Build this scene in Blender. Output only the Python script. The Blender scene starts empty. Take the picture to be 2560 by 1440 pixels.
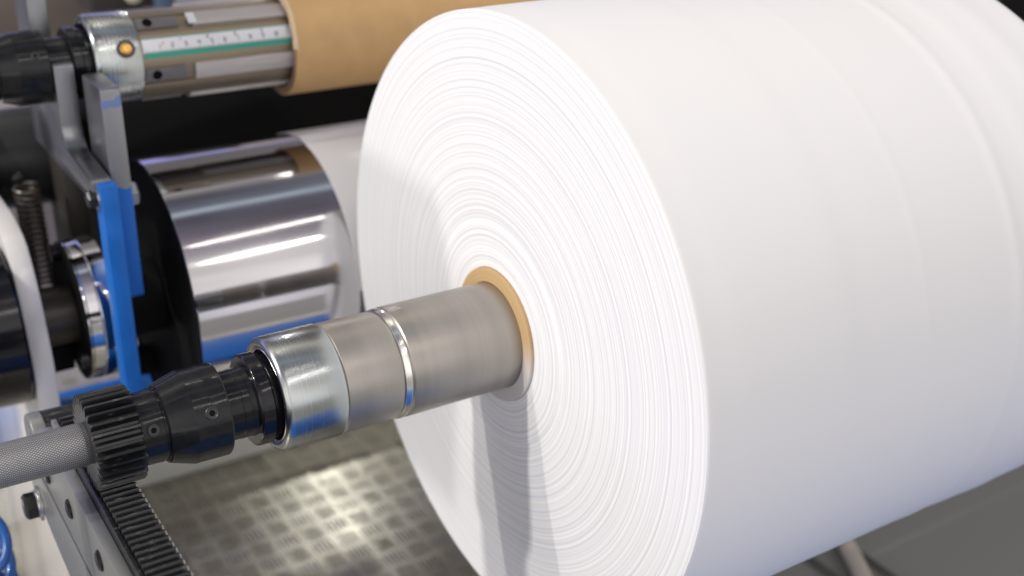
import bpy, bmesh, math, random
import numpy as np
from mathutils import Matrix, Vector
random.seed(7); rng = np.random.default_rng(7)
S = bpy.context.scene; COL = S.collection
PI = math.pi; R_ = math.radians

# ------------------------------------------------------------------ camera
cam = bpy.data.cameras.new('camera'); camo = bpy.data.objects.new('camera', cam); COL.objects.link(camo)
M = Matrix(((0.843861, 0.207725, -0.494721), (-0.5363, 0.355333, -0.765585), (0.01676, 0.911366, 0.411255)))
camo.matrix_world = Matrix.Translation((-0.36188179, -0.57837142, 0.34019407)) @ M.to_4x4()
cam.sensor_width = 36; cam.lens = 2990.6 / 2560 * 36
cam.clip_start = 0.02; cam.clip_end = 60
cam.dof.use_dof = True; cam.dof.focus_distance = 0.645; cam.dof.aperture_fstop = 5.6
S.camera = camo

# ------------------------------------------------------------------ light
S.view_settings.view_transform = 'Standard'; S.view_settings.look = 'None'
S.view_settings.exposure = 0; S.view_settings.gamma = 1
W = bpy.data.worlds.new('World'); S.world = W; W.use_nodes = True
nt = W.node_tree; nt.nodes.clear()
def N(tree, typ, **kw):
    n = tree.nodes.new(typ)
    for k, v in kw.items(): setattr(n, k, v)
    return n
out = N(nt, 'ShaderNodeOutputWorld'); bg = N(nt, 'ShaderNodeBackground'); nt.links.new(bg.outputs[0], out.inputs[0])
tc = N(nt, 'ShaderNodeTexCoord'); sp = N(nt, 'ShaderNodeSeparateXYZ'); nt.links.new(tc.outputs['Generated'], sp.inputs[0])
neg = N(nt, 'ShaderNodeMath', operation='MULTIPLY'); neg.inputs[1].default_value = -1; nt.links.new(sp.outputs[1], neg.inputs[0])
at = N(nt, 'ShaderNodeMath', operation='ARCTAN2'); nt.links.new(sp.outputs[2], at.inputs[0]); nt.links.new(neg.outputs[0], at.inputs[1])
mr = N(nt, 'ShaderNodeMapRange'); mr.inputs[1].default_value = -PI; mr.inputs[2].default_value = PI
nt.links.new(at.outputs[0], mr.inputs[0])
ramp = N(nt, 'ShaderNodeValToRGB'); nt.links.new(mr.outputs[0], ramp.inputs[0])
# the hall round the machine, by height seen across the rollers: floor, stands, dark hall, light rows, far wall
STOPS = [(-180, (.03, .03, .035)), (-90, (.30, .30, .30)), (-45, (.60, .61, .70)), (-20, (.80, .81, .92)), (-4, (.88, .86, .91)),
 (8, (.94, .91, .90)), (20, (.86, .82, .80)), (30, (.74, .70, .68)), (41, (.55, .52, .51)), (49, (.36, .33, .36)),
 (62, (.17, .15, .18)), (80, (.14, .14, .18)), (84, (.5, .58, .65)), (87, (.17, .19, .23)), (98, (.14, .14, .17)), (104, (.42, .38, .37)), (112, (.65, .6, .58)),
 (117, (1.2, 1.1, .95)), (120, (.45, .42, .42)), (132, (.2, .18, .17)), (150, (.14, .13, .14)), (158, (.5, .5, 1.0)), (164, (.3, .3, .8)), (170, (.06, .06, .08)), (180, (.03, .03, .035))]
el = ramp.color_ramp.elements
while len(el) > 1: el.remove(el[-1])
el[0].position = 0; el[0].color = (*STOPS[0][1], 1)
for d, c in STOPS[1:]:
    e = el.new((d + 180) / 360); e.color = (*c, 1)
nz = N(nt, 'ShaderNodeTexNoise'); nz.inputs['Scale'].default_value = 2.6; nz.inputs['Detail'].default_value = 3
nt.links.new(tc.outputs['Generated'], nz.inputs['Vector'])
nm = N(nt, 'ShaderNodeMapRange'); nm.inputs[1].default_value = .3; nm.inputs[2].default_value = .7; nm.inputs[3].default_value = .55; nm.inputs[4].default_value = 1.35
nt.links.new(nz.outputs[0], nm.inputs[0])
xs = N(nt, 'ShaderNodeMath', operation='MULTIPLY_ADD'); xs.inputs[1].default_value = -.40; xs.inputs[2].default_value = 1.0; nt.links.new(sp.outputs[0], xs.inputs[0])
xm = N(nt, 'ShaderNodeMath', operation='MULTIPLY'); nt.links.new(xs.outputs[0], xm.inputs[0]); nt.links.new(nm.outputs[0], xm.inputs[1]); nm = xm
vm = N(nt, 'ShaderNodeVectorMath', operation='SCALE'); nt.links.new(ramp.outputs[0], vm.inputs[0]); nt.links.new(nm.outputs[0], vm.inputs['Scale'])
nt.links.new(vm.outputs[0], bg.inputs[0]); bg.inputs[1].default_value = 1.5

def lamp(name, loc, target, size, power, col, size_y=None):
    l = bpy.data.lights.new(name, 'AREA'); l.energy = power; l.color = col; l.size = size
    if size_y: l.shape = 'RECTANGLE'; l.size_y = size_y
    o = bpy.data.objects.new(name, l); COL.objects.link(o); o.location = loc
    o.rotation_euler = (Vector(target) - Vector(loc)).to_track_quat('-Z', 'Y').to_euler()
    return o
def along(d, dist): v = Vector(d).normalized() * dist; return v
lamp('hall_spot_key', along((-1, .07, .80), 3.2), (0, 0, 0), .11, 53, (1, .965, .90))
lamp('hall_spot_second', along((-1, .33, 1.05), 3.4), (0, 0, 0), .04, 36, (1, .96, .91))
lamp('hall_light_row', (0.8, -2.0, 2.1), (.2, 0, 0), 2.4, 9, (1, .97, .94), .07)
lamp('hall_light_row', (0.6, -1.4, 2.7), (.2, 0, 0), 2.0, 3, (1, .93, .84), .05)
lamp('hall_spot_rear', (1.14, 2.97, 1.41), (.10, .48, -.45), .07, 2.6, (1, 1, .95))
lamp('hall_spot_high', along((.15, .35, 1), 3.0), (0.2, .1, -.3), .14, 1, (1, .95, .87))

# ------------------------------------------------------------------ materials
def mat(name, col, rough=.5, metal=0, spec=.5, bump=None, bscale=50, noise=0, nscale=8, rvar=0, aniso=0, coat=0, stretch=None):
    m = bpy.data.materials.new(name); m.use_nodes = True; t = m.node_tree; b = t.nodes['Principled BSDF']
    b.inputs['Base Color'].default_value = (*col, 1); b.inputs['Roughness'].default_value = rough
    b.inputs['Metallic'].default_value = metal; b.inputs['Specular IOR Level'].default_value = spec
    if coat: b.inputs['Coat Weight'].default_value = coat; b.inputs['Coat Roughness'].default_value = .08
    tcn = N(t, 'ShaderNodeTexCoord'); v = tcn.outputs['Object']
    if stretch:
        mp = N(t, 'ShaderNodeMapping'); mp.inputs['Scale'].default_value = stretch; t.links.new(v, mp.inputs[0]); v = mp.outputs[0]
    if noise or rvar:
        n = N(t, 'ShaderNodeTexNoise'); n.inputs['Scale'].default_value = nscale; n.inputs['Detail'].default_value = 5; t.links.new(v, n.inputs['Vector'])
        if noise:
            mx = N(t, 'ShaderNodeMix', data_type='RGBA'); mx.inputs[6].default_value = (*[c * (1 - noise) for c in col], 1)
            mx.inputs[7].default_value = (*[min(1, c * (1 + noise)) for c in col], 1); t.links.new(n.outputs[0], mx.inputs[0]); t.links.new(mx.outputs[2], b.inputs['Base Color'])
        if rvar:
            q = N(t, 'ShaderNodeMapRange'); q.inputs[1].default_value = .3; q.inputs[2].default_value = .7
            q.inputs[3].default_value = max(0.02, rough - rvar); q.inputs[4].default_value = rough + rvar; t.links.new(n.outputs[0], q.inputs[0]); t.links.new(q.outputs[0], b.inputs['Roughness'])
    if bump:
        n2 = N(t, 'ShaderNodeTexNoise'); n2.inputs['Scale'].default_value = bscale; n2.inputs['Detail'].default_value = 4; t.links.new(v, n2.inputs['Vector'])
        bp = N(t, 'ShaderNodeBump'); bp.inputs['Strength'].default_value = bump; bp.inputs['Distance'].default_value = .0005
        t.links.new(n2.outputs[0], bp.inputs['Height']); t.links.new(bp.outputs[0], b.inputs['Normal'])
    return m

def turned(name, col, rough, var=.12, fine=1400, rfine=.08, metal=1, bump=.15):
    """metal turned on a lathe round local X: fine rings along X, no variation round it"""
    m = bpy.data.materials.new(name); m.use_nodes = True; t = m.node_tree; b = t.nodes['Principled BSDF']
    b.inputs['Metallic'].default_value = metal
    tcn = N(t, 'ShaderNodeTexCoord'); s = N(t, 'ShaderNodeSeparateXYZ'); t.links.new(tcn.outputs['Object'], s.inputs[0])
    n = N(t, 'ShaderNodeTexNoise', noise_dimensions='1D'); n.inputs['Scale'].default_value = fine; n.inputs['Detail'].default_value = 6; n.inputs['Roughness'].default_value = .7
    t.links.new(s.outputs[0], n.inputs['W'])
    n2 = N(t, 'ShaderNodeTexNoise', noise_dimensions='1D'); n2.inputs['Scale'].default_value = 70; n2.inputs['Detail'].default_value = 3; t.links.new(s.outputs[0], n2.inputs['W'])
    a = N(t, 'ShaderNodeMath', operation='ADD'); t.links.new(n.outputs[0], a.inputs[0]); t.links.new(n2.outputs[0], a.inputs[1])
    q = N(t, 'ShaderNodeMapRange'); q.inputs[1].default_value = .6; q.inputs[2].default_value = 1.4; q.inputs[3].default_value = 0; q.inputs[4].default_value = 1; t.links.new(a.outputs[0], q.inputs[0])
    mx = N(t, 'ShaderNodeMix', data_type='RGBA'); mx.inputs[6].default_value = (*[c * (1 - var) for c in col], 1); mx.inputs[7].default_value = (*[min(1, c * (1 + var)) for c in col], 1)
    t.links.new(q.outputs[0], mx.inputs[0]); t.links.new(mx.outputs[2], b.inputs['Base Color'])
    r = N(t, 'ShaderNodeMapRange'); r.inputs[3].default_value = max(.03, rough - rfine); r.inputs[4].default_value = rough + rfine; t.links.new(q.outputs[0], r.inputs[0]); t.links.new(r.outputs[0], b.inputs['Roughness'])
    bp = N(t, 'ShaderNodeBump'); bp.inputs['Strength'].default_value = bump; bp.inputs['Distance'].default_value = .00004
    t.links.new(n.outputs[0], bp.inputs['Height']); t.links.new(bp.outputs[0], b.inputs['Normal'])
    return m

m_alu = turned('turned_aluminium', (.44, .465, .455), .25, .1, 900, .06, bump=.1)
m_shaft = turned('worn_shaft_metal', (.37, .345, .31), .38, .15, 2600, .06, metal=.85, bump=.5)
m_ring = turned('bright_ring_metal', (.85, .83, .78), .22, .1, 2500)
m_chrome = mat('chrome', (.50, .49, .505), .085, 1, nscale=22, rvar=.035, bump=.01, bscale=6)
m_chrome2 = mat('polished_steel', (.62, .62, .64), .09, 1)
m_silver = mat('milled_aluminium', (.30, .305, .32), .36, 1, noise=.3, nscale=30, rvar=.1, stretch=(1, 1, .4), bump=.2, bscale=300)
m_bar = mat('extruded_aluminium_bar', (.56, .53, .52), .45, .7, bump=.9, bscale=2600, stretch=(.02, 1, 1))
m_cable = mat('dark_cable', (.10, .10, .095), .5)
m_body = mat('bronze_anodised', (.27, .225, .16), .42, .75, noise=.12, nscale=40, stretch=(.1, 1, 1))
m_block = mat('dull_steel_block', (.22, .21, .21), .48, .85, noise=.25, nscale=60, bump=.2, bscale=300)
m_black = mat('black_oxide_steel', (.012, .0125, .014), .14, 0, spec=.25, noise=.5, nscale=160, rvar=.05, bump=.04, bscale=420)
m_blackmatt = mat('black_rubber', (.006, .006, .006), .6, 0, spec=.12)
m_blackgloss = mat('black_lacquer', (.006, .006, .008), .13, 0, spec=.35, rvar=.06, nscale=40)
m_blue = mat('blue_paint', (.006, .125, .49), .42, 0, spec=.4, noise=.3, nscale=55, rvar=.1, bump=.08, bscale=200)
m_hose = mat('blue_hose', (.003, .075, .30), .28, 0, coat=.3)
m_white = mat('white_enamel', (.60, .58, .57), .22, 0, spec=.5, noise=.04, nscale=12, coat=.15)
m_rail = mat('grey_anodised_rail', (.31, .315, .31), .36, .7, noise=.1, nscale=20, stretch=(1, .2, 1), bump=.1, bscale=500)
m_kraft = mat('kraft_cardboard', (.53, .34, .16), .75, 0, spec=.2, noise=.14, nscale=60, bump=.3, bscale=700)
m_kraftedge = mat('torn_kraft_edge', (.62, .47, .30), .9, 0, spec=.1, noise=.15, nscale=200, bump=.5, bscale=900)
m_kraftdark = mat('kraft_cut_edge', (.26, .17, .11), .9, 0, spec=.1, noise=.25, nscale=300)
m_brass = mat('brass', (.75, .48, .16), .28, 1)
m_web = mat('paper_web', (.70, .69, .69), .33, 0, spec=.35)
m_steel = mat('zinc_steel', (.55, .55, .55), .3, 1)
m_screw = mat('blackened_screw', (.05, .05, .052), .35, .8, noise=.4, nscale=300)
m_hole = mat('painted_socket_shade', (.004, .003, .003), .7, spec=.1)  # near-black stands in for the shade inside holes and sockets
m_beam = mat('pale_painted_beam', (.76, .765, .70), .45, 0, noise=.08, nscale=6)
m_grey = mat('grey_floor_paint', (.27, .275, .25), .4, 0, noise=.12, nscale=1.5)
m_tape = mat('white_tape', (.62, .63, .66), .45); m_teal = mat('teal_tape_edge', (.02, .27, .20), .45); m_ink = mat('tape_ink', (.03, .03, .03), .5); m_red = mat('tape_red', (.5, .03, .03), .5)
m_bgtan = mat('background_taupe', (.22, .185, .165), .5, 0, noise=.3, nscale=5)
m_bglav = mat('background_panel_paint', (.40, .36, .38), .5, 0, noise=.05, nscale=4)

def paper_mat():
    m = bpy.data.materials.new('white_paper'); m.use_nodes = True; t = m.node_tree; b = t.nodes['Principled BSDF']
    b.inputs['Roughness'].default_value = .6; b.inputs['Specular IOR Level'].default_value = .25
    tcn = N(t, 'ShaderNodeTexCoord'); n = N(t, 'ShaderNodeTexNoise'); n.inputs['Scale'].default_value = 9; n.inputs['Detail'].default_value = 4
    t.links.new(tcn.outputs['Object'], n.inputs['Vector'])
    mx = N(t, 'ShaderNodeMix', data_type='RGBA'); mx.inputs[6].default_value = (.77, .77, .775, 1); mx.inputs[7].default_value = (.80, .795, .785, 1)
    t.links.new(n.outputs[0], mx.inputs[0]); t.links.new(mx.outputs[2], b.inputs['Base Color'])
    return m
m_paper = paper_mat()

def face_mat():
    """paper edges: rings by distance from the local X axis, laid as layers of slightly different tone"""
    m = bpy.data.materials.new('paper_layer_edges'); m.use_nodes = True; t = m.node_tree; b = t.nodes['Principled BSDF']
    b.inputs['Roughness'].default_value = .75; b.inputs['Specular IOR Level'].default_value = .1
    tcn = N(t, 'ShaderNodeTexCoord'); mp = N(t, 'ShaderNodeMapping'); mp.inputs['Scale'].default_value = (0, 1, 1); t.links.new(tcn.outputs['Object'], mp.inputs[0])
    ln = N(t, 'ShaderNodeVectorMath', operation='LENGTH'); t.links.new(mp.outputs[0], ln.inputs[0])
    n = N(t, 'ShaderNodeTexNoise', noise_dimensions='1D'); n.inputs['Scale'].default_value = 520; n.inputs['Detail'].default_value = 5; n.inputs['Roughness'].default_value = .65
    t.links.new(ln.outputs['Value'], n.inputs['W'])
    q = N(t, 'ShaderNodeMapRange'); q.inputs[1].default_value = .34; q.inputs[2].default_value = .6; t.links.new(n.outputs[0], q.inputs[0])
    mx = N(t, 'ShaderNodeMix', data_type='RGBA'); mx.inputs[6].default_value = (.69, .695, .735, 1); mx.inputs[7].default_value = (.89, .885, .87, 1)
    t.links.new(q.outputs[0], mx.inputs[0]); t.links.new(mx.outputs[2], b.inputs['Base Color'])
    return m
m_face = face_mat()

def knurl_mat():
    m = bpy.data.materials.new('knurled_steel'); m.use_nodes = True; t = m.node_tree; b = t.nodes['Principled BSDF']
    b.inputs['Metallic'].default_value = .85; b.inputs['Roughness'].default_value = .42
    tcn = N(t, 'ShaderNodeTexCoord'); s = N(t, 'ShaderNodeSeparateXYZ'); t.links.new(tcn.outputs['Object'], s.inputs[0])
    a = N(t, 'ShaderNodeMath', operation='ARCTAN2'); t.links.new(s.outputs[2], a.inputs[0]); t.links.new(s.outputs[1], a.inputs[1])
    def wave(sign):
        k = N(t, 'ShaderNodeMath', operation='MULTIPLY'); k.inputs[1].default_value = 52; t.links.new(a.outputs[0], k.inputs[0])
        x = N(t, 'ShaderNodeMath', operation='MULTIPLY_ADD'); x.inputs[1].default_value = sign * 3100; t.links.new(s.outputs[0], x.inputs[0]); t.links.new(k.outputs[0], x.inputs[2])
        si = N(t, 'ShaderNodeMath', operation='SINE'); t.links.new(x.outputs[0], si.inputs[0]); return si
    w1, w2 = wave(1), wave(-1)
    mn = N(t, 'ShaderNodeMath', operation='MINIMUM'); t.links.new(w1.outputs[0], mn.inputs[0]); t.links.new(w2.outputs[0], mn.inputs[1])
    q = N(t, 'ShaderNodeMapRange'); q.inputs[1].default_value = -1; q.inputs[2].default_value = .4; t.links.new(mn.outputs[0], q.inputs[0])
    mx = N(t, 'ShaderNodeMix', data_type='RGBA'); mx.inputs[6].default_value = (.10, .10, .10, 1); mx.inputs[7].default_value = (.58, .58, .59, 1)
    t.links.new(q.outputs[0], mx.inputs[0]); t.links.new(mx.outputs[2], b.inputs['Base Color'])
    bp = N(t, 'ShaderNodeBump'); bp.inputs['Strength'].default_value = .6; bp.inputs['Distance'].default_value = .0003
    t.links.new(q.outputs[0], bp.inputs['Height']); t.links.new(bp.outputs[0], b.inputs['Normal'])
    return m
m_knurl = knurl_mat()
def core_mat():
    """cut kraft edge with fine wound plies; the lower part of the rim is painted grey for shade and spin blur"""
    m = mat('core_cut_edge', (.56, .39, .21), .8, 0, spec=.15); t = m.node_tree; b = t.nodes['Principled BSDF']
    tcn = N(t, 'ShaderNodeTexCoord'); mp = N(t, 'ShaderNodeMapping'); mp.inputs['Scale'].default_value = (0, 1, 1); t.links.new(tcn.outputs['Object'], mp.inputs[0])
    ln = N(t, 'ShaderNodeVectorMath', operation='LENGTH'); t.links.new(mp.outputs[0], ln.inputs[0])
    n = N(t, 'ShaderNodeTexNoise', noise_dimensions='1D'); n.inputs['Scale'].default_value = 900; n.inputs['Detail'].default_value = 4; t.links.new(ln.outputs['Value'], n.inputs['W'])
    k = N(t, 'ShaderNodeMix', data_type='RGBA'); k.inputs[6].default_value = (.42, .27, .12, 1); k.inputs[7].default_value = (.62, .44, .24, 1); t.links.new(n.outputs[0], k.inputs[0])
    s = N(t, 'ShaderNodeSeparateXYZ'); t.links.new(tcn.outputs['Object'], s.inputs[0])
    z = N(t, 'ShaderNodeMapRange', interpolation_type='SMOOTHSTEP'); z.inputs[1].default_value = .016; z.inputs[2].default_value = -.016; z.inputs[3].default_value = 0; z.inputs[4].default_value = 1; t.links.new(s.outputs[2], z.inputs[0])
    c = N(t, 'ShaderNodeMix', data_type='RGBA'); t.links.new(z.outputs[0], c.inputs[0]); t.links.new(k.outputs[2], c.inputs[6]); c.inputs[7].default_value = (.60, .57, .56, 1)
    t.links.new(c.outputs[2], b.inputs['Base Color']); return m

def tooth_mat(name, wear=.0):
    """blackened gear steel with small bright scuffs"""
    m = bpy.data.materials.new(name); m.use_nodes = True; t = m.node_tree; b = t.nodes['Principled BSDF']
    b.inputs['Specular IOR Level'].default_value = .5
    tcn = N(t, 'ShaderNodeTexCoord'); mp = N(t, 'ShaderNodeMapping'); mp.inputs['Scale'].default_value = (.35, 1, 1); t.links.new(tcn.outputs['Object'], mp.inputs[0])
    n = N(t, 'ShaderNodeTexNoise'); n.inputs['Scale'].default_value = 420; n.inputs['Detail'].default_value = 6; n.inputs['Roughness'].default_value = .7; t.links.new(mp.outputs[0], n.inputs['Vector'])
    q = N(t, 'ShaderNodeMapRange'); q.inputs[1].default_value = .61 - wear; q.inputs[2].default_value = .82; t.links.new(n.outputs[0], q.inputs[0])
    mx = N(t, 'ShaderNodeMix', data_type='RGBA'); mx.inputs[6].default_value = (.010, .0105, .012, 1); mx.inputs[7].default_value = (.20, .19, .18, 1)
    t.links.new(q.outputs[0], mx.inputs[0]); t.links.new(mx.outputs[2], b.inputs['Base Color']); b.inputs['Roughness'].default_value = .3
    bp = N(t, 'ShaderNodeBump'); bp.inputs['Strength'].default_value = .12; bp.inputs['Distance'].default_value = .0003; t.links.new(n.outputs[0], bp.inputs['Height']); t.links.new(bp.outputs[0], b.inputs['Normal'])
    return m
m_gear = tooth_mat('blackened_gear_steel', .03); m_rack = tooth_mat('blackened_rack_steel', .05)
m_tip = mat('bare_tooth_end', (.30, .29, .28), .45, .7, noise=.5, nscale=500, bump=.5, bscale=700)

def arm_mat():
    """milled arm with blue paint below an uneven brushed border and a smear near the top (world z in object coords)"""
    m = mat('part_painted_arm', (.5, .51, .52), .38, 1); t = m.node_tree; b = t.nodes['Principled BSDF']
    tcn = N(t, 'ShaderNodeTexCoord'); s = N(t, 'ShaderNodeSeparateXYZ'); t.links.new(tcn.outputs['Object'], s.inputs[0])
    n = N(t, 'ShaderNodeTexNoise'); n.inputs['Scale'].default_value = 90; t.links.new(tcn.outputs['Object'], n.inputs['Vector'])
    a = N(t, 'ShaderNodeMath', operation='MULTIPLY_ADD'); a.inputs[1].default_value = .012; t.links.new(n.outputs[0], a.inputs[0]); t.links.new(s.outputs[2], a.inputs[2])
    lt = N(t, 'ShaderNodeMath', operation='LESS_THAN'); lt.inputs[1].default_value = ARM_BORDER; t.links.new(a.outputs[0], lt.inputs[0])
    g1 = N(t, 'ShaderNodeMath', operation='GREATER_THAN'); g1.inputs[1].default_value = ARM_SMEAR[0] + .006; t.links.new(a.outputs[0], g1.inputs[0])
    l1 = N(t, 'ShaderNodeMath', operation='LESS_THAN'); l1.inputs[1].default_value = ARM_SMEAR[1] + .006; t.links.new(a.outputs[0], l1.inputs[0])
    mu = N(t, 'ShaderNodeMath', operation='MULTIPLY'); t.links.new(g1.outputs[0], mu.inputs[0]); t.links.new(l1.outputs[0], mu.inputs[1])
    fr = N(t, 'ShaderNodeMath', operation='LESS_THAN'); fr.inputs[1].default_value = -.0125; t.links.new(s.outputs[1], fr.inputs[0])
    mf = N(t, 'ShaderNodeMath', operation='MULTIPLY'); t.links.new(mu.outputs[0], mf.inputs[0]); t.links.new(fr.outputs[0], mf.inputs[1]); mu = mf
    m2 = N(t, 'ShaderNodeMath', operation='MULTIPLY'); m2.inputs[1].default_value = .5; t.links.new(mu.outputs[0], m2.inputs[0])
    mxx = N(t, 'ShaderNodeMath', operation='MAXIMUM'); t.links.new(lt.outputs[0], mxx.inputs[0]); t.links.new(m2.outputs[0], mxx.inputs[1])
    c = N(t, 'ShaderNodeMix', data_type='RGBA'); c.inputs[6].default_value = (.30, .305, .32, 1); c.inputs[7].default_value = (.006, .125, .5, 1); t.links.new(mxx.outputs[0], c.inputs[0]); t.links.new(c.outputs[2], b.inputs['Base Color'])
    iv = N(t, 'ShaderNodeMath', operation='SUBTRACT'); iv.inputs[0].default_value = 1; t.links.new(mxx.outputs[0], iv.inputs[1]); t.links.new(iv.outputs[0], b.inputs['Metallic'])
    return m
ARM_BORDER = .060; ARM_SMEAR = (.1135, .119)
m_arm = arm_mat()

# ------------------------------------------------------------------ helpers
def ob(name, verts, faces, m, parent=None, smooth=True, angle=35, mats=None, midx=None):
    me = bpy.data.meshes.new(name); off = np.array(parent.location) if parent else np.zeros(3)
    p = parent
    if parent is not None:
        q = parent.parent
        while q is not None: off = off + np.array(q.location); q = q.parent
    me.from_pydata([tuple(np.array(v, float) - off) for v in verts], [], [list(map(int, f)) for f in faces])
    for mm in (mats or [m]): me.materials.append(mm)
    if midx is not None: me.polygons.foreach_set('material_index', midx)
    b = bmesh.new(); b.from_mesh(me); bmesh.ops.recalc_face_normals(b, faces=b.faces); b.to_mesh(me); b.free()
    if smooth:
        me.polygons.foreach_set('use_smooth', [True] * len(me.polygons)); me.set_sharp_from_angle(angle=R_(angle))
    o = bpy.data.objects.new(name, me); COL.objects.link(o); o.parent = parent
    return o
def root(name, loc, label, cat, group=None):
    o = bpy.data.objects.new(name, None); COL.objects.link(o); o.location = loc; o.empty_display_size = .02
    return tag(o, label, cat, group)
def tag(o, label, cat, group=None):
    o['label'] = label; o['category'] = cat
    if group: o['group'] = group
    return o
def struct(o, kind='structure'): o['kind'] = kind; return o
def lathe(prof, y=0, z=0, n=96, cap=True, axis='x'):
    """prof: list of (x, r); returns verts, faces round an axis parallel to X"""
    V = []; F = []; k = len(prof)
    for (x, r) in prof:
        for j in range(n):
            a = 2 * PI * j / n; V.append((x, y + r * math.cos(a), z + r * math.sin(a)))
    for i in range(k - 1):
        for j in range(n):
            j2 = (j + 1) % n; F.append((i * n + j, i * n + j2, (i + 1) * n + j2, (i + 1) * n + j))
    if cap:
        if prof[0][1] > 1e-6: F.append(tuple(range(n - 1, -1, -1)))
        if prof[-1][1] > 1e-6: F.append(tuple((k - 1) * n + j for j in range(n)))
    return V, F
def rnd(x0, r0, x1, r1, b=.0006):
    """profile of a plain cylinder with bevelled rims"""
    return [(x0, r0 - b), (x0 + b * .3, r0 - b * .3), (x0 + b, r0), (x1 - b, r1), (x1 - b * .3, r1 - b * .3), (x1, r1 - b)]
def ringprof(x0, x1, ri, ro, b=.0006):
    return [(x0, ri), (x0, ro - b), (x0 + b * .3, ro - b * .3), (x0 + b, ro), (x1 - b, ro), (x1 - b * .3, ro - b * .3), (x1, ro - b), (x1, ri), (x0, ri)]
def merge(*parts):
    V = []; F = []
    for v, f in parts:
        o = len(V); V += list(v); F += [tuple(i + o for i in q) for q in f]
    return V, F
def boxm(x0, x1, y0, y1, z0, z1, b=.0008):
    bm = bmesh.new(); bmesh.ops.create_cube(bm, size=1)
    for v in bm.verts:
        v.co = Vector(((x0 + x1) / 2 + v.co.x * (x1 - x0), (y0 + y1) / 2 + v.co.y * (y1 - y0), (z0 + z1) / 2 + v.co.z * (z1 - z0)))
    if b: bmesh.ops.bevel(bm, geom=bm.edges[:], offset=b, segments=2, affect='EDGES', profile=.5)
    bm.verts.index_update(); V = [tuple(v.co) for v in bm.verts]; F = [tuple(v.index for v in f.verts) for f in bm.faces]; bm.free()
    return V, F
def prism(poly, x0, x1, b=.0008):
    """polygon in (y, z) extruded along X with bevelled edges"""
    bm = bmesh.new(); vs = [bm.verts.new((x0, p[0], p[1])) for p in poly]; f = bm.faces.new(vs)
    r = bmesh.ops.extrude_face_region(bm, geom=[f]); 
    for g in r['geom']:
        if isinstance(g, bmesh.types.BMVert): g.co.x = x1
    bmesh.ops.recalc_face_normals(bm, faces=bm.faces)
    if b:
        es = [e for e in bm.edges if len(e.link_faces) == 2 and e.calc_face_angle(0) > .3]
        bmesh.ops.bevel(bm, geom=es, offset=b, segments=2, affect='EDGES', profile=.5)
    bm.verts.index_update(); V = [tuple(v.co) for v in bm.verts]; F = [tuple(v.index for v in q.verts) for q in bm.faces]; bm.free()
    return V, F
def roundpoly(pts, rad, seg=6):
    """round the corners of a polygon; rad per point or one number"""
    o = []; n = len(pts)
    for i, p in enumerate(pts):
        r = rad[i] if isinstance(rad, (list, tuple)) else rad
        p = Vector(p); a = (Vector(pts[i - 1]) - p); c = (Vector(pts[(i + 1) % n]) - p)
        r = min(r, a.length * .45, c.length * .45); p0 = p + a.normalized() * r; p1 = p + c.normalized() * r
        if r <= 0: o.append(tuple(p)); continue
        for k in range(seg + 1):
            t = k / seg; q = p0 * (1 - t) ** 2 + p * 2 * t * (1 - t) + p1 * t ** 2; o.append(tuple(q))
    return o
def tube(pts, r, n=10):
    V = []; F = []; pts = [Vector(p) for p in pts]; up = Vector((0, 0, 1)); prev = None
    for i, p in enumerate(pts):
        d = (pts[min(i + 1, len(pts) - 1)] - pts[max(i - 1, 0)]).normalized()
        u = d.cross(up if abs(d.z) < .95 else Vector((1, 0, 0))).normalized() if prev is None else (prev - d * prev.dot(d)).normalized()
        prev = u; w = d.cross(u)
        for j in range(n):
            a = 2 * PI * j / n; V.append(tuple(p + u * r * math.cos(a) + w * r * math.sin(a)))
    for i in range(len(pts) - 1):
        for j in range(n):
            j2 = (j + 1) % n; F.append((i * n + j, i * n + j2, (i + 1) * n + j2, (i + 1) * n + j))
    F.append(tuple(range(n))); F.append(tuple((len(pts) - 1) * n + j for j in range(n)))
    return V, F
def dirdisc(center, normal, parts, n=32):
    """lathe profile [(height along normal, radius)] placed at centre with its axis along normal"""
    nrm = Vector(normal).normalized(); u = nrm.orthogonal().normalized(); w = nrm.cross(u); c = Vector(center); V = []; F = []
    k = len(parts)
    for h, r in parts:
        for j in range(n):
            a = 2 * PI * j / n; V.append(tuple(c + nrm * h + (u * math.cos(a) + w * math.sin(a)) * r))
    for i in range(k - 1):
        for j in range(n):
            j2 = (j + 1) % n; F.append((i * n + j, i * n + j2, (i + 1) * n + j2, (i + 1) * n + j))
    if parts[0][1] > 1e-7: F.append(tuple(range(n)))
    if parts[-1][1] > 1e-7: F.append(tuple((k - 1) * n + j for j in range(n)))
    return V, F
def hexhead(center, normal, r, h):
    V, F = dirdisc(center, normal, [(0, r), (h * .8, r), (h, r * .8)], 6); return V, F
def setscrew(parent, t, ang, r, y=0, z=0, s=.0028):
    """hex socket set screw sitting in a drilled hole on a sleeve of radius r; ang in degrees above -Y"""
    a = R_(ang); nr = Vector((0, -math.cos(a), math.sin(a))); c = Vector((t, y, z)) + nr * r
    o = ob('set_screw', *dirdisc(c, nr, [(-.0012, s * 1.3), (.00045, s * 1.3), (.00075, s * 1.18), (.00075, s * 1.02), (.00050, s * .95), (.00050, s * .60)], 36), m_screw, parent)
    ob('hex_socket', *dirdisc(c, nr, [(.00052, s * .64), (.00030, s * .60), (.00030, .00001)], 6), m_hole, o, smooth=False)
    return o

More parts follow.
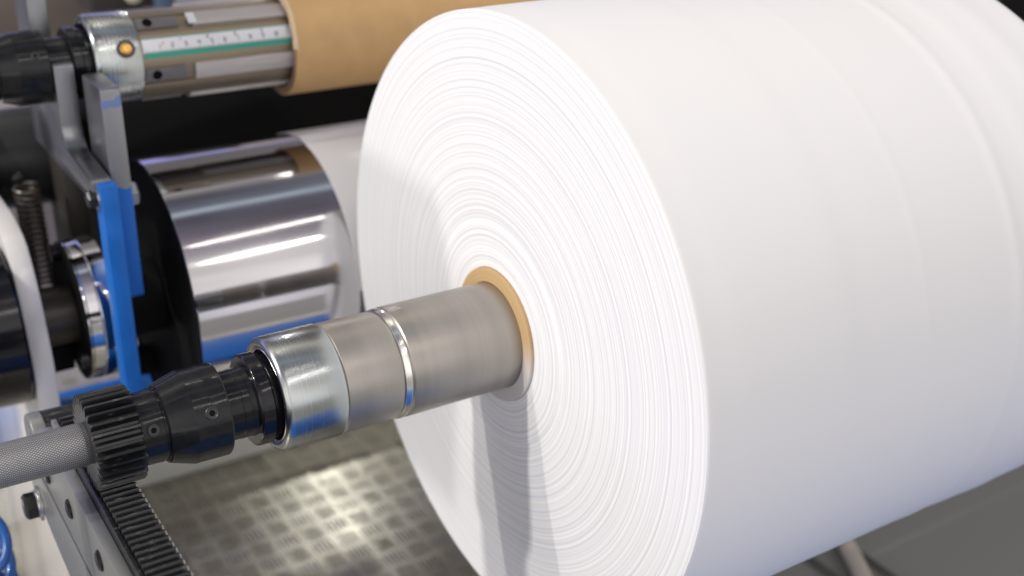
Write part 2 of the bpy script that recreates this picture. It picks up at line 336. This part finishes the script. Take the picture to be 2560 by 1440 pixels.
# ------------------------------------------------------------------ the setting
FZ = -.45
def floor_mat():
    m = mat('tread_plate_metal', (.50, .475, .39), .23, .55, noise=.34, nscale=9, rvar=.1, bump=.2, bscale=160); return m
m_tread = floor_mat(); m_treadbar = mat('tread_bar_worn', (.33, .31, .26), .32, .5, noise=.5, nscale=14, rvar=.1)
o = ob('floor', [(-4, -4, FZ - .004), (6, -4, FZ - .004), (6, 6, FZ - .004), (-4, 6, FZ - .004)], [(0, 1, 2, 3)], m_grey, smooth=False); struct(o)
X0, X1, Y0, Y1, PT = -.45, .38, -.02, 1.25, .0285
lens = [(-1, 0), (-.55, .8), (0, 1), (.55, .8), (1, 0), (.55, -.8), (0, -1), (-.55, -.8)]
V = [(X0, -.9, FZ), (X1 + .02, -.9, FZ), (X1 + .02, Y1, FZ), (X0, Y1, FZ)]; F = [(0, 1, 2, 3)]
nx = int((X1 - X0) / PT); ny = int((Y1 - Y0) / PT)
for i in range(nx):
    for j in range(ny):
        cx, cy = X0 + (i + .5) * PT, Y0 + (j + .5) * PT
        for k in range(5):
            off = (k - 2) * PT * .175; L = PT * .44; wd = PT * .052
            b0 = len(V)
            for lv, (sc, hz) in enumerate(((1, .0), (.7, .0007))):
                for (a, b) in lens:
                    a2, b2 = a * L * (sc if lv == 0 else .88), b * wd * (sc if lv == 0 else .45)
                    if (i + j) % 2: V.append((cx + a2, cy + off + b2, FZ + hz))
                    else: V.append((cx + off + b2, cy + a2, FZ + hz))
            for q in range(8): F.append((b0 + q, b0 + (q + 1) % 8, b0 + 8 + (q + 1) % 8, b0 + 8 + q)); 
            F.append(tuple(b0 + 8 + q for q in range(8)))
me = bpy.data.meshes.new('tread_plate_floor'); me.from_pydata(V, [], F); me.materials.append(m_tread); me.materials.append(m_treadbar); me.polygons.foreach_set('material_index', [0] + [1] * (len(F) - 1))
me.polygons.foreach_set('use_smooth', [True] * len(me.polygons)); me.set_sharp_from_angle(angle=R_(60))
o = bpy.data.objects.new('tread_plate_floor', me); COL.objects.link(o); struct(o)

# ------------------------------------------------------------------ paper roll on its winding shaft
RO = .2025
pr = root('paper_roll', (.178, 0, 0), 'big white paper roll with visible layer edges, mounted on the front shaft', 'paper roll')
def side_r(t):
    r = RO
    r += .00042 * math.exp(-((t - .2455) / .0055) ** 2) + .00012 * math.exp(-((t - .165) / .004) ** 2) + .0009 / (1 + math.exp(-(t - .274) / .004)) + .0006 * math.exp(-((t - .312) / .012) ** 2)
    r -= .00035 / (1 + math.exp(-(t - .108) / .003)) ; r += .00025 / (1 + math.exp(-(t - .019) / .003))
    return r
ts = np.concatenate([[0.0004, .001, .002], np.linspace(.004, .34, 240), [.345, .35, .353, .3555, .356]])
prof = []
for t in ts:
    r = side_r(t)
    if t < .002: r -= (.002 - t) ** 2 / .004 * 1.0
    if t > .35: r -= ((t - .35) / .006) ** 2 * .004
    prof.append((t, r))
V, F = lathe(prof, n=256, cap=False)
ob('paper_side', V, F, m_paper, pr, angle=60)
# near face: every layer edge stands slightly in or out
NR = 560; rr = np.linspace(.0440, prof[0][1], NR)
def layers(seed, sc):
    g = np.random.default_rng(seed); x = g.normal(size=NR); y = np.zeros(NR)
    for w, a in ((1, .20), (3, .5), (9, 1.1), (28, 2.0)):
        k = np.ones(w) / w; y += np.convolve(g.normal(size=NR), k, 'same') * math.sqrt(w) * a
    env = np.interp(np.linspace(0, 1, NR), np.linspace(0, 1, 14), g.uniform(.35, 1.2, 14))
    return y * sc * env
J1, J2 = layers(3, .000058), layers(11, .000058)
profile_env = np.interp(rr, [.045, .06, .10, .14, .20], [1.15, 1.3, 1.1, .68, .36]); J1 = J1 * profile_env; J2 = J2 * profile_env
step = .0010 * (1 / (1 + np.exp(-(rr - .0722) / .00035)) - 1 / (1 + np.exp(-(rr - .078) / .003))) ; J1 = J1 + step; J2 = J2 + step
NA = 288; V = []; F = []
for i in range(NR):
    fade = min(1, (NR - 1 - i) / 10)
    for j in range(NA):
        a = 2 * PI * j / NA; w = .5 + .5 * math.cos(a - 2.1)
        x = (J1[i] * (.45 + .55 * w) + J2[i] * (1 - w) * .35) * fade - .0006 * math.sin(PI * i / NR)
        V.append((x + .0004, rr[i] * math.cos(a), rr[i] * math.sin(a)))
for i in range(NR - 1):
    for j in range(NA):
        j2 = (j + 1) % NA; F.append((i * NA + j, i * NA + j2, (i + 1) * NA + j2, (i + 1) * NA + j))
ob('paper_end', V, F, m_face, pr, angle=80)
V, F = merge(lathe([(.356, RO - .003), (.3558, .045)], n=128, cap=False)); ob('paper_far_end', V, F, m_face, pr)
V, F = lathe([(-.0015, .0346), (-.0018, .0348), (-.0018, .0433), (-.0014, .0437), (.35, .0437), (.35, .0346), (-.0015, .0346)], n=128, cap=False)
ob('cardboard_core', V, F, core_mat(), pr)

ws = root('winding_shaft', (-.12, 0, 0), 'winding shaft with knurled handle, black gear and bright collar, through the big paper roll', 'roller shaft')
RS = .0343
ob('shaft_body', *lathe([(-.0765, RS - .0012), (-.0755, RS - .0002), (-.074, RS), (.37, RS + .0003)], n=128), m_shaft, ws)
ob('clamp_ring', *lathe([(-.0815, .0322), (-.0812, .0335), (-.0795, .0341), (-.0775, .0341), (-.0766, .0332)], n=128), m_ring, ws)
ob('shaft_segment', *lathe([(-.1180, .0325), (-.1172, .0335), (-.084, .0332), (-.0816, .0326)], n=128), m_shaft, ws)
cp = [(-.1480, .0272), (-.1522, .0276), (-.1532, .0280), (-.1545, .0290), (-.1550, .0302), (-.1548, .0316), (-.1538, .0328), (-.1522, .0336), (-.1500, .0338), (-.1192, .0341), (-.1184, .0337), (-.118, .0325)]
ob('collar', *lathe(cp, n=128), m_alu, ws)
ob('collar_lip', *lathe([(-.1478, .0268), (-.1535, .0268), (-.154, .0272), (-.1535, .0276), (-.1478, .0276)], n=96, cap=False), m_ring, ws)
ob('bearing_recess', *lathe([(-.149, .001), (-.149, .0268)], n=64, cap=False), m_blackmatt, ws)
ob('flange', *lathe([(-.1668, .0200), (-.1668, .0255), (-.1662, .0263), (-.1655, .0266), (-.1590, .0268), (-.1584, .0264), (-.1578, .0250), (-.1485, .0245)], n=96), m_blackgloss, ws)
ob('neck', *lathe([(-.1830, .0199), (-.1745, .0200), (-.1743, .0202), (-.1700, .0202), (-.1698, .0199), (-.1690, .0201), (-.1668, .0206)], n=96), m_black, ws)
ob('sleeve', *lathe([(-.2162, .0200), (-.2162, .0216), (-.2158, .0222), (-.2150, .0225), (-.2026, .0265), (-.1930, .0266), (-.1928, .02655), (-.1926, .0266), (-.1840, .0267), (-.1832, .0263), (-.1830, .0199)], n=112), m_black, ws, angle=14)
ob('neck', *lathe([(-.2305, .0202), (-.2192, .0206), (-.2180, .0204), (-.2176, .0195), (-.2160, .0195)], n=96), m_black, ws)
def gearmesh(x0, x1, nt_=28, ra=.0265, rf=.0219, ch=.0007):
    pts = []
    p = 2 * PI / nt_
    for i in range(nt_):
        c = i * p + .07
        for f_, r in ((-.5, rf), (-.34, rf), (-.30, rf + .0006), (-.215, rf + (ra - rf) * .55), (-.14, ra - .0004), (-.115, ra), (.115, ra), (.14, ra - .0004), (.215, rf + (ra - rf) * .55), (.30, rf + .0006), (.34, rf)):
            pts.append((c + f_ * p, r))
    n = len(pts); V = []; F = []
    for x, d in ((x0, ch), (x0 + ch, 0), (x1 - ch, 0), (x1, ch)):
        for a, r in pts: V.append((x, (r - d) * math.cos(a), (r - d) * math.sin(a)))
    for i in range(3):
        for j in range(n):
            j2 = (j + 1) % n; F.append((i * n + j, i * n + j2, (i + 1) * n + j2, (i + 1) * n + j))
    for x, base in ((x0, 0), (x1, 3 * n)):
        b0 = len(V)
        for a, r in pts: V.append((x, .0112 * math.cos(a), .0112 * math.sin(a)))
        for j in range(n):
            j2 = (j + 1) % n; F.append((base + j, base + j2, b0 + j2, b0 + j))
    return V, F
ob('gear', *gearmesh(-.2556, -.2304), m_gear, ws, angle=28)
hp = [(-.40, .0106), (-.30, .01135), (-.2585, .0117), (-.2572, .0117), (-.2566, .0113), (-.25, .0113)]
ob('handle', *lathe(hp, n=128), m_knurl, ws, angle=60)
setscrew(ws, -.2244, 23, .0206, s=.0027); setscrew(ws, -.1939, 26.5, .0266, s=.0029)

# ------------------------------------------------------------------ upper expanding shaft and the empty core on it
UY, UZ = .3222, .1252
us = root('expanding_shaft', (-.15, UY, UZ), 'upper air shaft with long silver bars, measuring tape and brass valve, inside the brown core', 'roller shaft')
def U(name, prof, m, n=96, angle=35, par=None): return ob(name, *lathe(prof, UY, UZ, n), m, par or us, angle=angle)
U('shaft_body', [(-.1235, .0318), (.9, .0318)], m_body)
col = U('collar', [(-.1525, .0268), (-.1560, .0272), (-.1572, .0285), (-.1575, .0305), (-.1568, .0325), (-.1552, .0337), (-.1530, .0340), (-.1245, .0341), (-.1237, .0337), (-.1234, .031)], m_alu, 128)
U('flange', [(-.1706, .0195), (-.1706, .0252), (-.1698, .0262), (-.1640, .0264), (-.1632, .025), (-.153, .0245)], m_blackgloss)
U('neck', [(-.187, .0196), (-.1706, .0199)], m_black)
U('sleeve', [(-.2290, .019), (-.2195, .0205), (-.2195, .0222), (-.2185, .0226), (-.2075, .0262), (-.187, .0265), (-.1865, .026), (-.1865, .0196)], m_black, angle=14)
U('neck', [(-.2600, .0200), (-.219, .0204)], m_black)
setscrew(us, -.1956, 30, .0265, UY, UZ, s=.0022)
a = R_(22.6); nr = Vector((0, -math.cos(a), math.sin(a))); c = Vector((-.1349, UY, UZ)) + nr * .0347
vr = ob('recess_shade_disc', *dirdisc(c, nr, [(-.002, .0066), (.0001, .0066), (.0002, .0058), (.0002, .0050), (-.0004, .0049), (-.0004, .0030)], 40), m_screw, us)  # raised dark disc, painted in for the shade of the recess round the valve
ob('air_valve', *dirdisc(c, nr, [(-.0009, .0044), (.0008, .0043), (.0011, .0038), (.0006, .0026), (.0018, .0022), (.0018, .0014), (.0004, .0011)], 24), m_brass, vr)
def cylpatch(x0, x1, a0, a1, r, th=.0004, y=UY, z=UZ, nx_=1, na=8):
    V = []; F = []
    for rr_ in (r, r - th):
        for i in range(nx_ + 1):
            for k in range(na + 1):
                aa = R_(a0 + (a1 - a0) * k / na); V.append((x0 + (x1 - x0) * i / nx_, y - rr_ * math.cos(aa), z + rr_ * math.sin(aa)))
    m_ = (nx_ + 1) * (na + 1)
    for i in range(nx_):
        for k in range(na):
            p = i * (na + 1) + k; F.append((p, p + 1, p + na + 2, p + na + 1)); F.append((p + m_, p + 1 + m_, p + na + 2 + m_, p + na + 1 + m_))
    for i in (0, nx_):
        for k in range(na): p = i * (na + 1) + k; F.append((p, p + 1, p + 1 + m_, p + m_))
    for k in (0, na):
        for i in range(nx_): p = i * (na + 1) + k; F.append((p, p + na + 1, p + na + 1 + m_, p + m_))
    return V, F
for ang in (55, -14, -74, 115, 175, -134):
    vis = ang in (55, -14)
    w = 10.6
    s0 = -.0815 if ang == 55 else -.0855
    # grooved bar: several fine ribs, built as one part
    rib = [cylpatch(s0, .5, ang - w, ang + w, .0346, .0032, na=10)]
    for k in range(7):
        c_ = ang - w + (k + .5) * 2 * w / 7
        rib.append(cylpatch(s0 + .0004, .5, c_ - .85, c_ + .85, .03495, .0005, na=2))
    ob('expanding_bar', *merge(*rib), m_bar, us, angle=30)
    bl = ob('end_block', *cylpatch(-.1228, -.0925, ang - w + 1.5, ang + w - 1.5, .0338, .002, na=8), m_block, us)
    if vis:
        a = R_(ang); nr = Vector((0, -math.cos(a), math.sin(a))); c = Vector((-.1144, UY, UZ)) + nr * .0342
        ob('screw_hole', *dirdisc(c, nr, [(-.0006, .0036), (.0003, .0034), (.0003, .0028), (-.0002, .0022), (-.0003, .00001)], 28), m_hole, bl)
        c2 = Vector((-.088, UY, UZ)) + nr * .0325
    if ang == 55:
        ob('paper_scrap', *cylpatch(-.0850, -.0788, ang - 9, ang + 8, .0356, .0006, na=4), m_tape, us, smooth=False)
# deep groove shadows between the bars come from real steps: raised lands of the extrusion
for ang in (20.5, -44, -104, 85, 145, -170):
    ob('raised_land', *cylpatch(-.1233, .5, ang - 17 + (2 if ang == -44 else 0), ang + 17, .0330, .0012, na=10), m_body, us)
tp = ob('measuring_tape', *cylpatch(-.1225, -.004, 14.6, 31.5, .03335, .0003, nx_=2, na=10), m_tape, us)
ob('tape_edge', *cylpatch(-.1222, -.006, 7.6, 14.4, .03342, .0003, na=6), m_teal, tp)
ob('tape_edge', *cylpatch(-.1222, -.006, 31.7, 32.8, .03342, .0003, na=2), m_teal, tp)
SEG = {'0': 'abcdef', '1': 'bc', '2': 'abged', '3': 'abgcd', '4': 'fgbc', '5': 'afgcd', '6': 'afgedc', '7': 'abc', '8': 'abcdefg', '9': 'abcdfg'}
def digit(ch, x, a0, w=.0019, h=5.6):
    t = .00042; at_ = t / .0334 * 57.3; P = []
    S_ = {'a': (0, w, h - at_, h), 'g': (0, w, h / 2 - at_ / 2, h / 2 + at_ / 2), 'd': (0, w, 0, at_), 'f': (0, t, h / 2, h), 'b': (w - t, w, h / 2, h), 'e': (0, t, 0, h / 2), 'c': (w - t, w, 0, h / 2)}
    for s in SEG[ch]:
        q = S_[s]; P.append(cylpatch(x + q[0], x + q[1], a0 + q[2], a0 + q[3], .03352, .0001, na=1))
    return P
P = []
for i in range(115):
    x = -.1205 + i * .001; L = 3.0 if i % 10 == 0 else (2.2 if i % 5 == 0 else 1.4)
    P.append(cylpatch(x, x + .00022, 14.8, 14.8 + L, .03350, .0001, na=1))
for i in range(1, 12):
    s = str(i); x = -.1205 + i * .01 - .001 * len(s)
    for k, ch in enumerate(s): P += digit(ch, x + k * .0024, 19.0)
for i in range(1, 6):
    for k, ch in enumerate(str(i)): P += digit(ch, -.1205 + i * .0212 + .004, 26.0, .0015, 4.2)
ob('tape_marks', *merge(*P), m_ink, tp, smooth=False)
ob('tape_red_mark', *merge(*digit('1', -.0985 - .0105, 22.5)), m_red, tp, smooth=False)

ct = root('cardboard_core_tube', (.2, UY, UZ), 'empty brown cardboard core tube pushed over the upper shaft', 'core tube')
CZ = UZ - .0; RC = .0438
nn = 128; V = []; F = []
def jag(a, s): return .0003 * math.sin(5 * a + s) + .0002 * math.sin(13 * a + 2 * s) + .0001 * math.sin(31 * a)
PR = [(-.0078, .0372), (-.0082, .0380), (-.0083, .0430), (-.0076, RC), (.9, RC), (.9, .037), (-.0078, .0372)]
ob('tube_wall', *lathe(PR, UY, UZ, 128, cap=False), m_kraft, ct)
V = []; F = []
for j in range(nn + 1):
    a = 1.0 + 2.12 * j / nn   # torn pale liner round the rim, from below the front over the top
    for k, (x, r) in enumerate(((-.0090 + jag(a, 1), .0376), (-.0092 + jag(a, 2), .0436), (-.0072 + jag(a, 3) * .8, RC + .0003))):
        V.append((x, UY + r * math.cos(a), UZ + r * math.sin(a)))
for j in range(nn):
    for k in range(2): F.append((j * 3 + k, j * 3 + k + 1, j * 3 + k + 4, j * 3 + k + 3))
ob('torn_liner', V, F, m_kraftedge, ct)
ob('inner_lining', *lathe([(-.0086, .0374), (-.0087, .0426)], UY, UZ, 96, cap=False), m_kraftdark, ct)

# ------------------------------------------------------------------ chrome drum, paper web, black roller
DY, DZ, RD = .309, -.063, .1092
cd = root('chrome_drum', (0, DY, DZ), 'polished chrome drum with black end disc, behind the big paper roll', 'drum')
ob('drum_shell', *lathe([(-.1290, RD - .0012), (-.1286, RD - .0003), (-.1278, RD), (.5, RD)], DY, DZ, 192, cap=False), m_chrome, cd)
ob('end_disc', *lathe([(-.1285, .02), (-.1285, RD - .0030), (-.1296, RD - .0028), (-.1298, RD - .0015), (-.1290, RD - .0008)], DY, DZ, 160, cap=False), m_blackmatt, cd)
ob('hub_disc', *lathe([(-.169, .02), (-.169, .028), (-.168, .03), (-.1300, .03), (-.1299, .02)], DY, DZ, 96), m_blackmatt, cd)
ob('disc_bolt', *dirdisc((-.1305, .351, -.141), (-1, 0, 0), [(0, .013), (.008, .013), (.010, .011)], 24), m_blackmatt, cd)
bh = root('bearing_flange', (-.18, DY, DZ), 'polished round bearing flange on a black axle, left of the blue frame', 'bearing')
ob('flange_ring', *lathe([(-.1925, .0545), (-.1935, .0552), (-.1945, .0551), (-.1945, .0535)][::-1] + [(-.1850, .0556), (-.1842, .0550), (-.1835, .0556), (-.1715, .0556)], DY, DZ, 128), m_chrome2, bh)
ob('flange_face', *lathe([(-.1948, .02), (-.1948, .0538)], DY, DZ, 96, cap=False), m_blackmatt, bh)
for (y, z) in ((.322, -.0185), (.268, -.086), (.352, -.09)):
    ob('flange_bolt', *dirdisc((-.1948, y, z), (-1, 0, 0), [(0, .0068), (.006, .0068), (.007, .006), (.007, .0035), (.004, .003)], 24), m_blackgloss, bh)
ob('axle', *lathe([(-.2365, .0225), (-.1948, .0225)], DY, DZ - .002, 64), mat('dark_axle', (.035, .03, .025), .35, .3), bh)
# web lying on the drum
V = []; F = []; na = 120
for (r, dummy) in ((RD + .0011, 0), (RD + .0002, 0)):
    for x in np.linspace(.0, .356, 3):
        for k in range(na + 1):
            e = R_(8 + (205 - 8) * k / na); V.append((x, DY - r * math.cos(e), DZ + r * math.sin(e)))
m_ = 3 * (na + 1)
for i in range(2):
    for k in range(na):
        p = i * (na + 1) + k; F.append((p, p + 1, p + na + 2, p + na + 1)); F.append((p + m_, p + m_ + na + 1, p + m_ + na + 2, p + m_ + 1))
for k in range(na): F.append((k, k + m_, k + 1 + m_, k + 1))
tag(ob('paper_web', V, F, m_web), 'white paper web wrapped over the chrome drum, feeding into the big roll', 'paper web')
br = root('black_roller', (.0, .5, -.012), 'matt black rubber roller lying under the cardboard core', 'roller')
ob('roller_cover', *lathe(rnd(-.135, .104, .9, .104, .002), .5, -.012, 128), m_blackmatt, br)
ob('roller_housing', *lathe([(-.212, .038), (-.210, .041), (-.190, .043), (-.135, .043)], .49, .008, 64), mat('dark_housing', (.02, .021, .022), .38, 0, spec=.4), br)
ob('housing_cap', *lathe([(-.226, .02), (-.224, .050), (-.212, .052), (-.211, .03)], .49, .004, 64), m_blackmatt, br)

# ------------------------------------------------------------------ arms, cradle and blue frame left of the drum
ar = root('support_arm', (-.163, .25, 0), 'upright bare metal arm in front of the upper shaft, painted blue below', 'machine arm')
ob('arm_plate', *prism(roundpoly([(.236, .126), (.236, -.030), (.262, -.030), (.282, -.010), (.282, .126)], [.0022, .002, .004, .004, .0022], 5), -.1700, -.1560, .0012), m_arm, ar)
ob('arm_bolt', *hexhead((-.1558, .2535, .043), (1, 0, .02), .0092, .0075), m_steel, ar, smooth=False)
ob('bolt_washer', *dirdisc((-.1560, .2535, .043), (1, 0, 0), [(0, .0098), (.0012, .0098), (.0012, .006)], 32), m_steel, ar)
cr = root('shaft_cradle', (-.178, .32, .1), 'U-shaped bare metal cradle carrying the neck of the upper shaft', 'cradle')
poly = [(.296, .132), (.296, .080), (.222, .069), (.222, .0675), (.40, .0675), (.362, .08), (.352, .11), (.352, .30), (.395, .30), (.395, .0), (.30, .0), (.262, .04), (.262, .085), (.262, .132)]
poly = [(.262, .132), (.262, .0675), (.3, .05), (.398, .05), (.398, .30), (.352, .30), (.352, .118), (.342, .102), (.322, .094), (.303, .102), (.297, .115), (.297, .132)]
poly = [(.292, .132), (.292, .082), (.283, .072), (.225, .0665), (.225, .05), (.398, .05), (.398, .30), (.352, .30), (.352, .118), (.344, .106), (.330, .100), (.318, .100), (.309, .108), (.304, .118), (.304, .132)]
ob('cradle_plate', *prism(roundpoly(poly, [.002, .012, .008, .001, .002, .004, .002, .002, .006, .006, .004, .004, .004, .003, .002], 5), -.1862, -.1722, .0010), m_silver, cr)
bf = root('blue_frame', (-.177, .24, -.2), 'bright blue painted upright frame plate between the bearing flange and the drum', 'machine frame')
ob('frame_plate', *prism(roundpoly([(.216, .0645), (.216, -.128), (.60, -.325), (.62, -.300), (.234, -.105), (.234, .0645)], .0015, 3), -.1824, -.1706, .0010), m_blue, bf)
ob('frame_foot', *boxm(-.30, -.06, .600, .640, -.337, -.305, .002), m_blue, bf)
ob('frame_bolt', *hexhead((-.1826, .2275, .053), (-1, 0, 0), .0066, .0070), m_screw, bf, smooth=False)
ob('bolt_washer', *dirdisc((-.1825, .2275, .053), (-1, 0, 0), [(0, .0082), (.0012, .0082), (.0014, .006)], 32), m_steel, bf)
ob('dark_bracket', *prism([(.40, .06), (.40, -.10), (.47, -.10), (.47, .06)], -.168, -.152, .001), mat('dark_bracket_paint', (.035, .032, .028), .5), cr)

# spring
sg = root('tension_spring', (-.197, .4, -.04), 'dark coiled tension spring hanging behind the white side plate', 'spring')
p0, p1 = Vector((-.1985, .40, .012)), Vector((-.1960, .40, -.092)); pts = []; turns = 21
for i in range(turns * 14 + 1):
    t = i / (turns * 14); a = 2 * PI * turns * t; pts.append(p0.lerp(p1, t) + Vector((math.cos(a), math.sin(a), 0)) * .0090)
ob('coil', *tube([tuple(p) for p in pts], .0017, 8), mat('spring_steel', (.13, .115, .10), .32, .7), sg)
ob('spring_eye', *dirdisc(p0 + Vector((-.004, 0, .008)), (-.3, -1, 0), [(0, .0045), (.005, .0045), (.006, .003)], 20), m_black, sg)

# ------------------------------------------------------------------ white side plate, wheel, hose
wp = root('side_plate', (-.23, .3, -.2), 'glossy white machine side plate with a curved front edge, at the far left', 'machine panel')
poly = [(.75, .000), (.34, .012), (.295, .004), (.283, -.012), (.271, -.045), (.263, -.085), (.262, -.13), (.262, -.45), (.75, -.45)]
poly = [(.60, .012), (.335, .014), (.296, .006), (.279, -.016), (.268, -.045), (.259, -.080), (.262, -.13), (.262, -.45), (.60, -.45)]
ob('plate', *prism(roundpoly(poly, [.01, .01, .02, .02, .02, .03, .03, 0, 0], 5), -.2365, -.2215, .0012), m_white, wp)
wh = root('flanged_wheel', (-.25, DY, DZ), 'black flanged wheel on the outer side of the white plate', 'wheel')
ob('wheel_rim', *lathe([(-.262, .045), (-.265, .050), (-.265, .058), (-.263, .0605), (-.2405, .0615), (-.2385, .060), (-.2385, .03)], DY, DZ, 96, cap=False), m_blackgloss, wh)
ob('wheel_face', *lathe([(-.258, .001), (-.258, .030), (-.256, .045), (-.262, .045)], DY, DZ, 96, cap=False), m_blackgloss, wh)
ob('locking_nut', *boxm(-.222, -.196, .318, .345, -.118, -.096, .002), m_blackmatt, bh)
pts = []
for i in range(220):
    t = i / 219; a = 2 * PI * 3.4 * t + .6
    pts.append((-.294 + .011 * math.sin(a) , .190 + .014 * math.cos(a), -.165 - .06 * t + .010 * math.cos(a)))
pts = [(p[0] , p[1], p[2]) for p in pts]
tag(ob('air_hose', *tube(pts, .0036, 12), m_hose), 'coiled bright blue air hose in front of the white plate', 'hose')

# ------------------------------------------------------------------ rack rail
rl = root('rack_rail', (-.256, .0, -.08), 'dark grey rail with a black toothed rack on top, under the black gear', 'rail')
poly = [(.088, -.034), (-.30, -.034), (-.30, -.158), (.02, -.131), (.10, -.120), (.158, -.108)]
ob('rail_plate', *prism(poly, -.2640, -.2572, .0006), m_rail, rl)
ob('rail_ledge', *prism([(.130, -.080), (-.30, -.080), (-.30, -.150), (.02, -.128), (.10, -.118), (.156, -.106)], -.2652, -.2641, .0003), m_rail, rl)
ob('rail_body', *boxm(-.2571, -.2345, -.30, .085, -.085, -.0292, .0006), m_blackmatt, rl)
pit = .0056; V = []; F = []; MI = []
yy = -.30
while yy < .080:
    q = [(yy, -.0293), (yy + pit * .10, -.0288), (yy + pit * .30, -.0249), (yy + pit * .36, -.0245), (yy + pit * .58, -.0245), (yy + pit * .64, -.0249), (yy + pit * .84, -.0288), (yy + pit * .97, -.0293)]
    b0 = len(V)
    for x, d in ((-.2545, .0008), (-.2538, 0), (-.2357, 0), (-.2347, .0012)):
        for y, z in q: V.append((x + random.uniform(-.00006, .00006), y, z - (d if z > -.0285 else 0)))
    for i in range(3):
        for j in range(7): F.append((b0 + i * 8 + j, b0 + i * 8 + j + 1, b0 + (i + 1) * 8 + j + 1, b0 + (i + 1) * 8 + j)); MI.append(1 if i == 2 else 0)
    F.append(tuple(b0 + j for j in range(8))); MI.append(0); F.append(tuple(b0 + 24 + j for j in range(8))); MI.append(1)
    yy += pit
ob('rack_teeth', V, F, None, rl, angle=25, mats=[m_rack, m_tip], midx=MI)
ob('rack_edge', *prism([(.03, -.0262), (-.30, -.0262), (-.30, -.034), (.03, -.034)], -.2572, -.2550, .0004), m_rack, rl)
ob('rack_back_edge', *prism([(.084, -.0275), (.032, -.0275), (.032, -.034), (.084, -.034)], -.2580, -.2550, .0004), m_tip, rl)
ob('hex_bolt', *hexhead((-.2680, .1285, -.110), (-1, 0, 0), .0088, .0078), m_black, rl, smooth=False)
ob('bolt_washer', *dirdisc((-.2655, .1285, -.110), (-1, 0, 0), [(0, .0115), (.0012, .0115), (.0014, .0112), (.0016, .0095), (.0026, .0093)], 36), m_steel, rl)
for (y, z) in ((.030, -.0565), (-.036, -.0495), (-.102, -.043), (.088, -.066)):
    bo = ob('button_screw', *dirdisc((-.2640, y, z), (-1, 0, 0), [(0, .0060), (.0009, .0058), (.0018, .0046), (.0021, .0030), (.0021, .0022)], 32), m_black, rl)
    ob('hex_socket', *dirdisc((-.2640, y, z), (-1, 0, 0), [(.0020, .0024), (.0008, .0020), (.0008, .00001)], 6), m_hole, bo, smooth=False)
gr = root('guide_roller', (-.25, .125, -.062), 'small guide roller with a grey end disc at the rear end of the rail', 'guide roller')
ob('end_disc', *lathe(rnd(-.266, .0175, -.2575, .0175, .001), .118, -.058, 64), m_rail, gr)
ob('roller_axle', *lathe([(-.2575, .011), (-.205, .011)], .120, -.052, 40), m_rack, gr)

# ------------------------------------------------------------------ base beams and what stands behind
cpts = [(.488 - .004 * math.sin(4 * t), .24 - .40 * t, FZ + .0025) for t in np.linspace(0, 1, 24)]
tag(ob('floor_cable', *tube(cpts, .0030, 10), m_cable), 'thin dark cable on the grey floor, left of the beige hose', 'cable', 'cables on the grey floor')
cpts = [(.541 - .012 * t, .24 - .40 * t, FZ + .0025) for t in np.linspace(0, 1, 24)]
tag(ob('floor_cable', *tube(cpts, .0030, 10), m_cable), 'thin dark cable on the grey floor, right of the beige hose', 'cable', 'cables on the grey floor')
cpts = [(.552 - .050 * t - .02 * t * t, .175 - .13 * t, FZ + .0095) for t in np.linspace(0, 1, 16)]
tag(ob('floor_hose', *tube(cpts, .0095, 14), mat('beige_hose', (.55, .50, .42), .5)), 'short beige hose lying on the grey floor under the paper roll', 'hose')
tag(ob('base_beam', *boxm(-.4, 1.6, .632, .74, -.4499, -.392, .004), m_beam), 'long pale grey base beam on the tread plate floor, under the drum', 'beam')
tag(ob('front_beam', *boxm(-.5, 1.6, -.62, -.16, -.4499, -.40, .006), m_blue), 'blue front base beam, seen mirrored in the chrome drum and collar', 'beam')
bc = root('machine_cover', (.3, 1.1, 0), 'pale lilac grey machine cover standing behind the upper shaft', 'machine panel')
ob('cover_panel', *boxm(.105, .36, 1.02, 1.06, .03, .4, .01), m_bglav, bc)
ob('lower_panel', *boxm(-.22, .08, .80, .82, -.245, -.02, .004), m_bglav, bc)
bk = root('back_machine', (0, 1.0, 0), 'blurred dark machine block with a pale round knob, at the top behind the collar', 'machine')
ob('machine_block', *boxm(-.005, .102, .93, 1.0, .036, .30, .006), mat('dark_machine_paint', (.045, .04, .04), .45), bk)
ob('blue_block', *boxm(.072, .094, .915, .935, .034, .2, .003), mat('dull_blue_paint', (.10, .16, .26), .5), bk)
ob('round_knob', *dirdisc((.048, .93, .056), (-.2, -1, .2), [(0, .011), (.012, .011), (.014, .008)], 24), mat('pale_knob', (.5, .48, .36), .4), bk)
rb = root('background_roll', (-.05, 1.3, 0), 'blurred taupe roll with streaked end, behind the black sleeve at the top left', 'roll')
ob('roll_side', *lathe([(-.22, .02), (-.22, .10), (-.218, .20), (-.21, .205), (.10, .205)], 1.25, .12, 96), m_bgtan, rb)
tag(ob('dark_cabinet', *boxm(1.05, 2.8, .75, 1.4, -.4499, 1.1, .01), m_blackmatt), 'black cabinet behind the far end of the paper roll, upper right corner', 'cabinet')
cb = root('unseen_shade_box', (-.62, .42, 0), 'grey box on a post, unseen at the left, added to shade the roll end', 'added shade box')  # unseen blocker, added to cast the diagonal shadow on the roll end
ob('box_body', *boxm(-.66, -.60, .2530, .56, .575, .685, .004), m_beam, cb)
ob('box_post', *boxm(-.645, -.615, .45, .48, -.4499, .575, .002), m_beam, cb)
tag(ob('grey_post', *boxm(-.30, -.235, .70, .76, -.4499, .06, .004), m_beam), 'greenish grey post behind the white plate at the left edge', 'post')
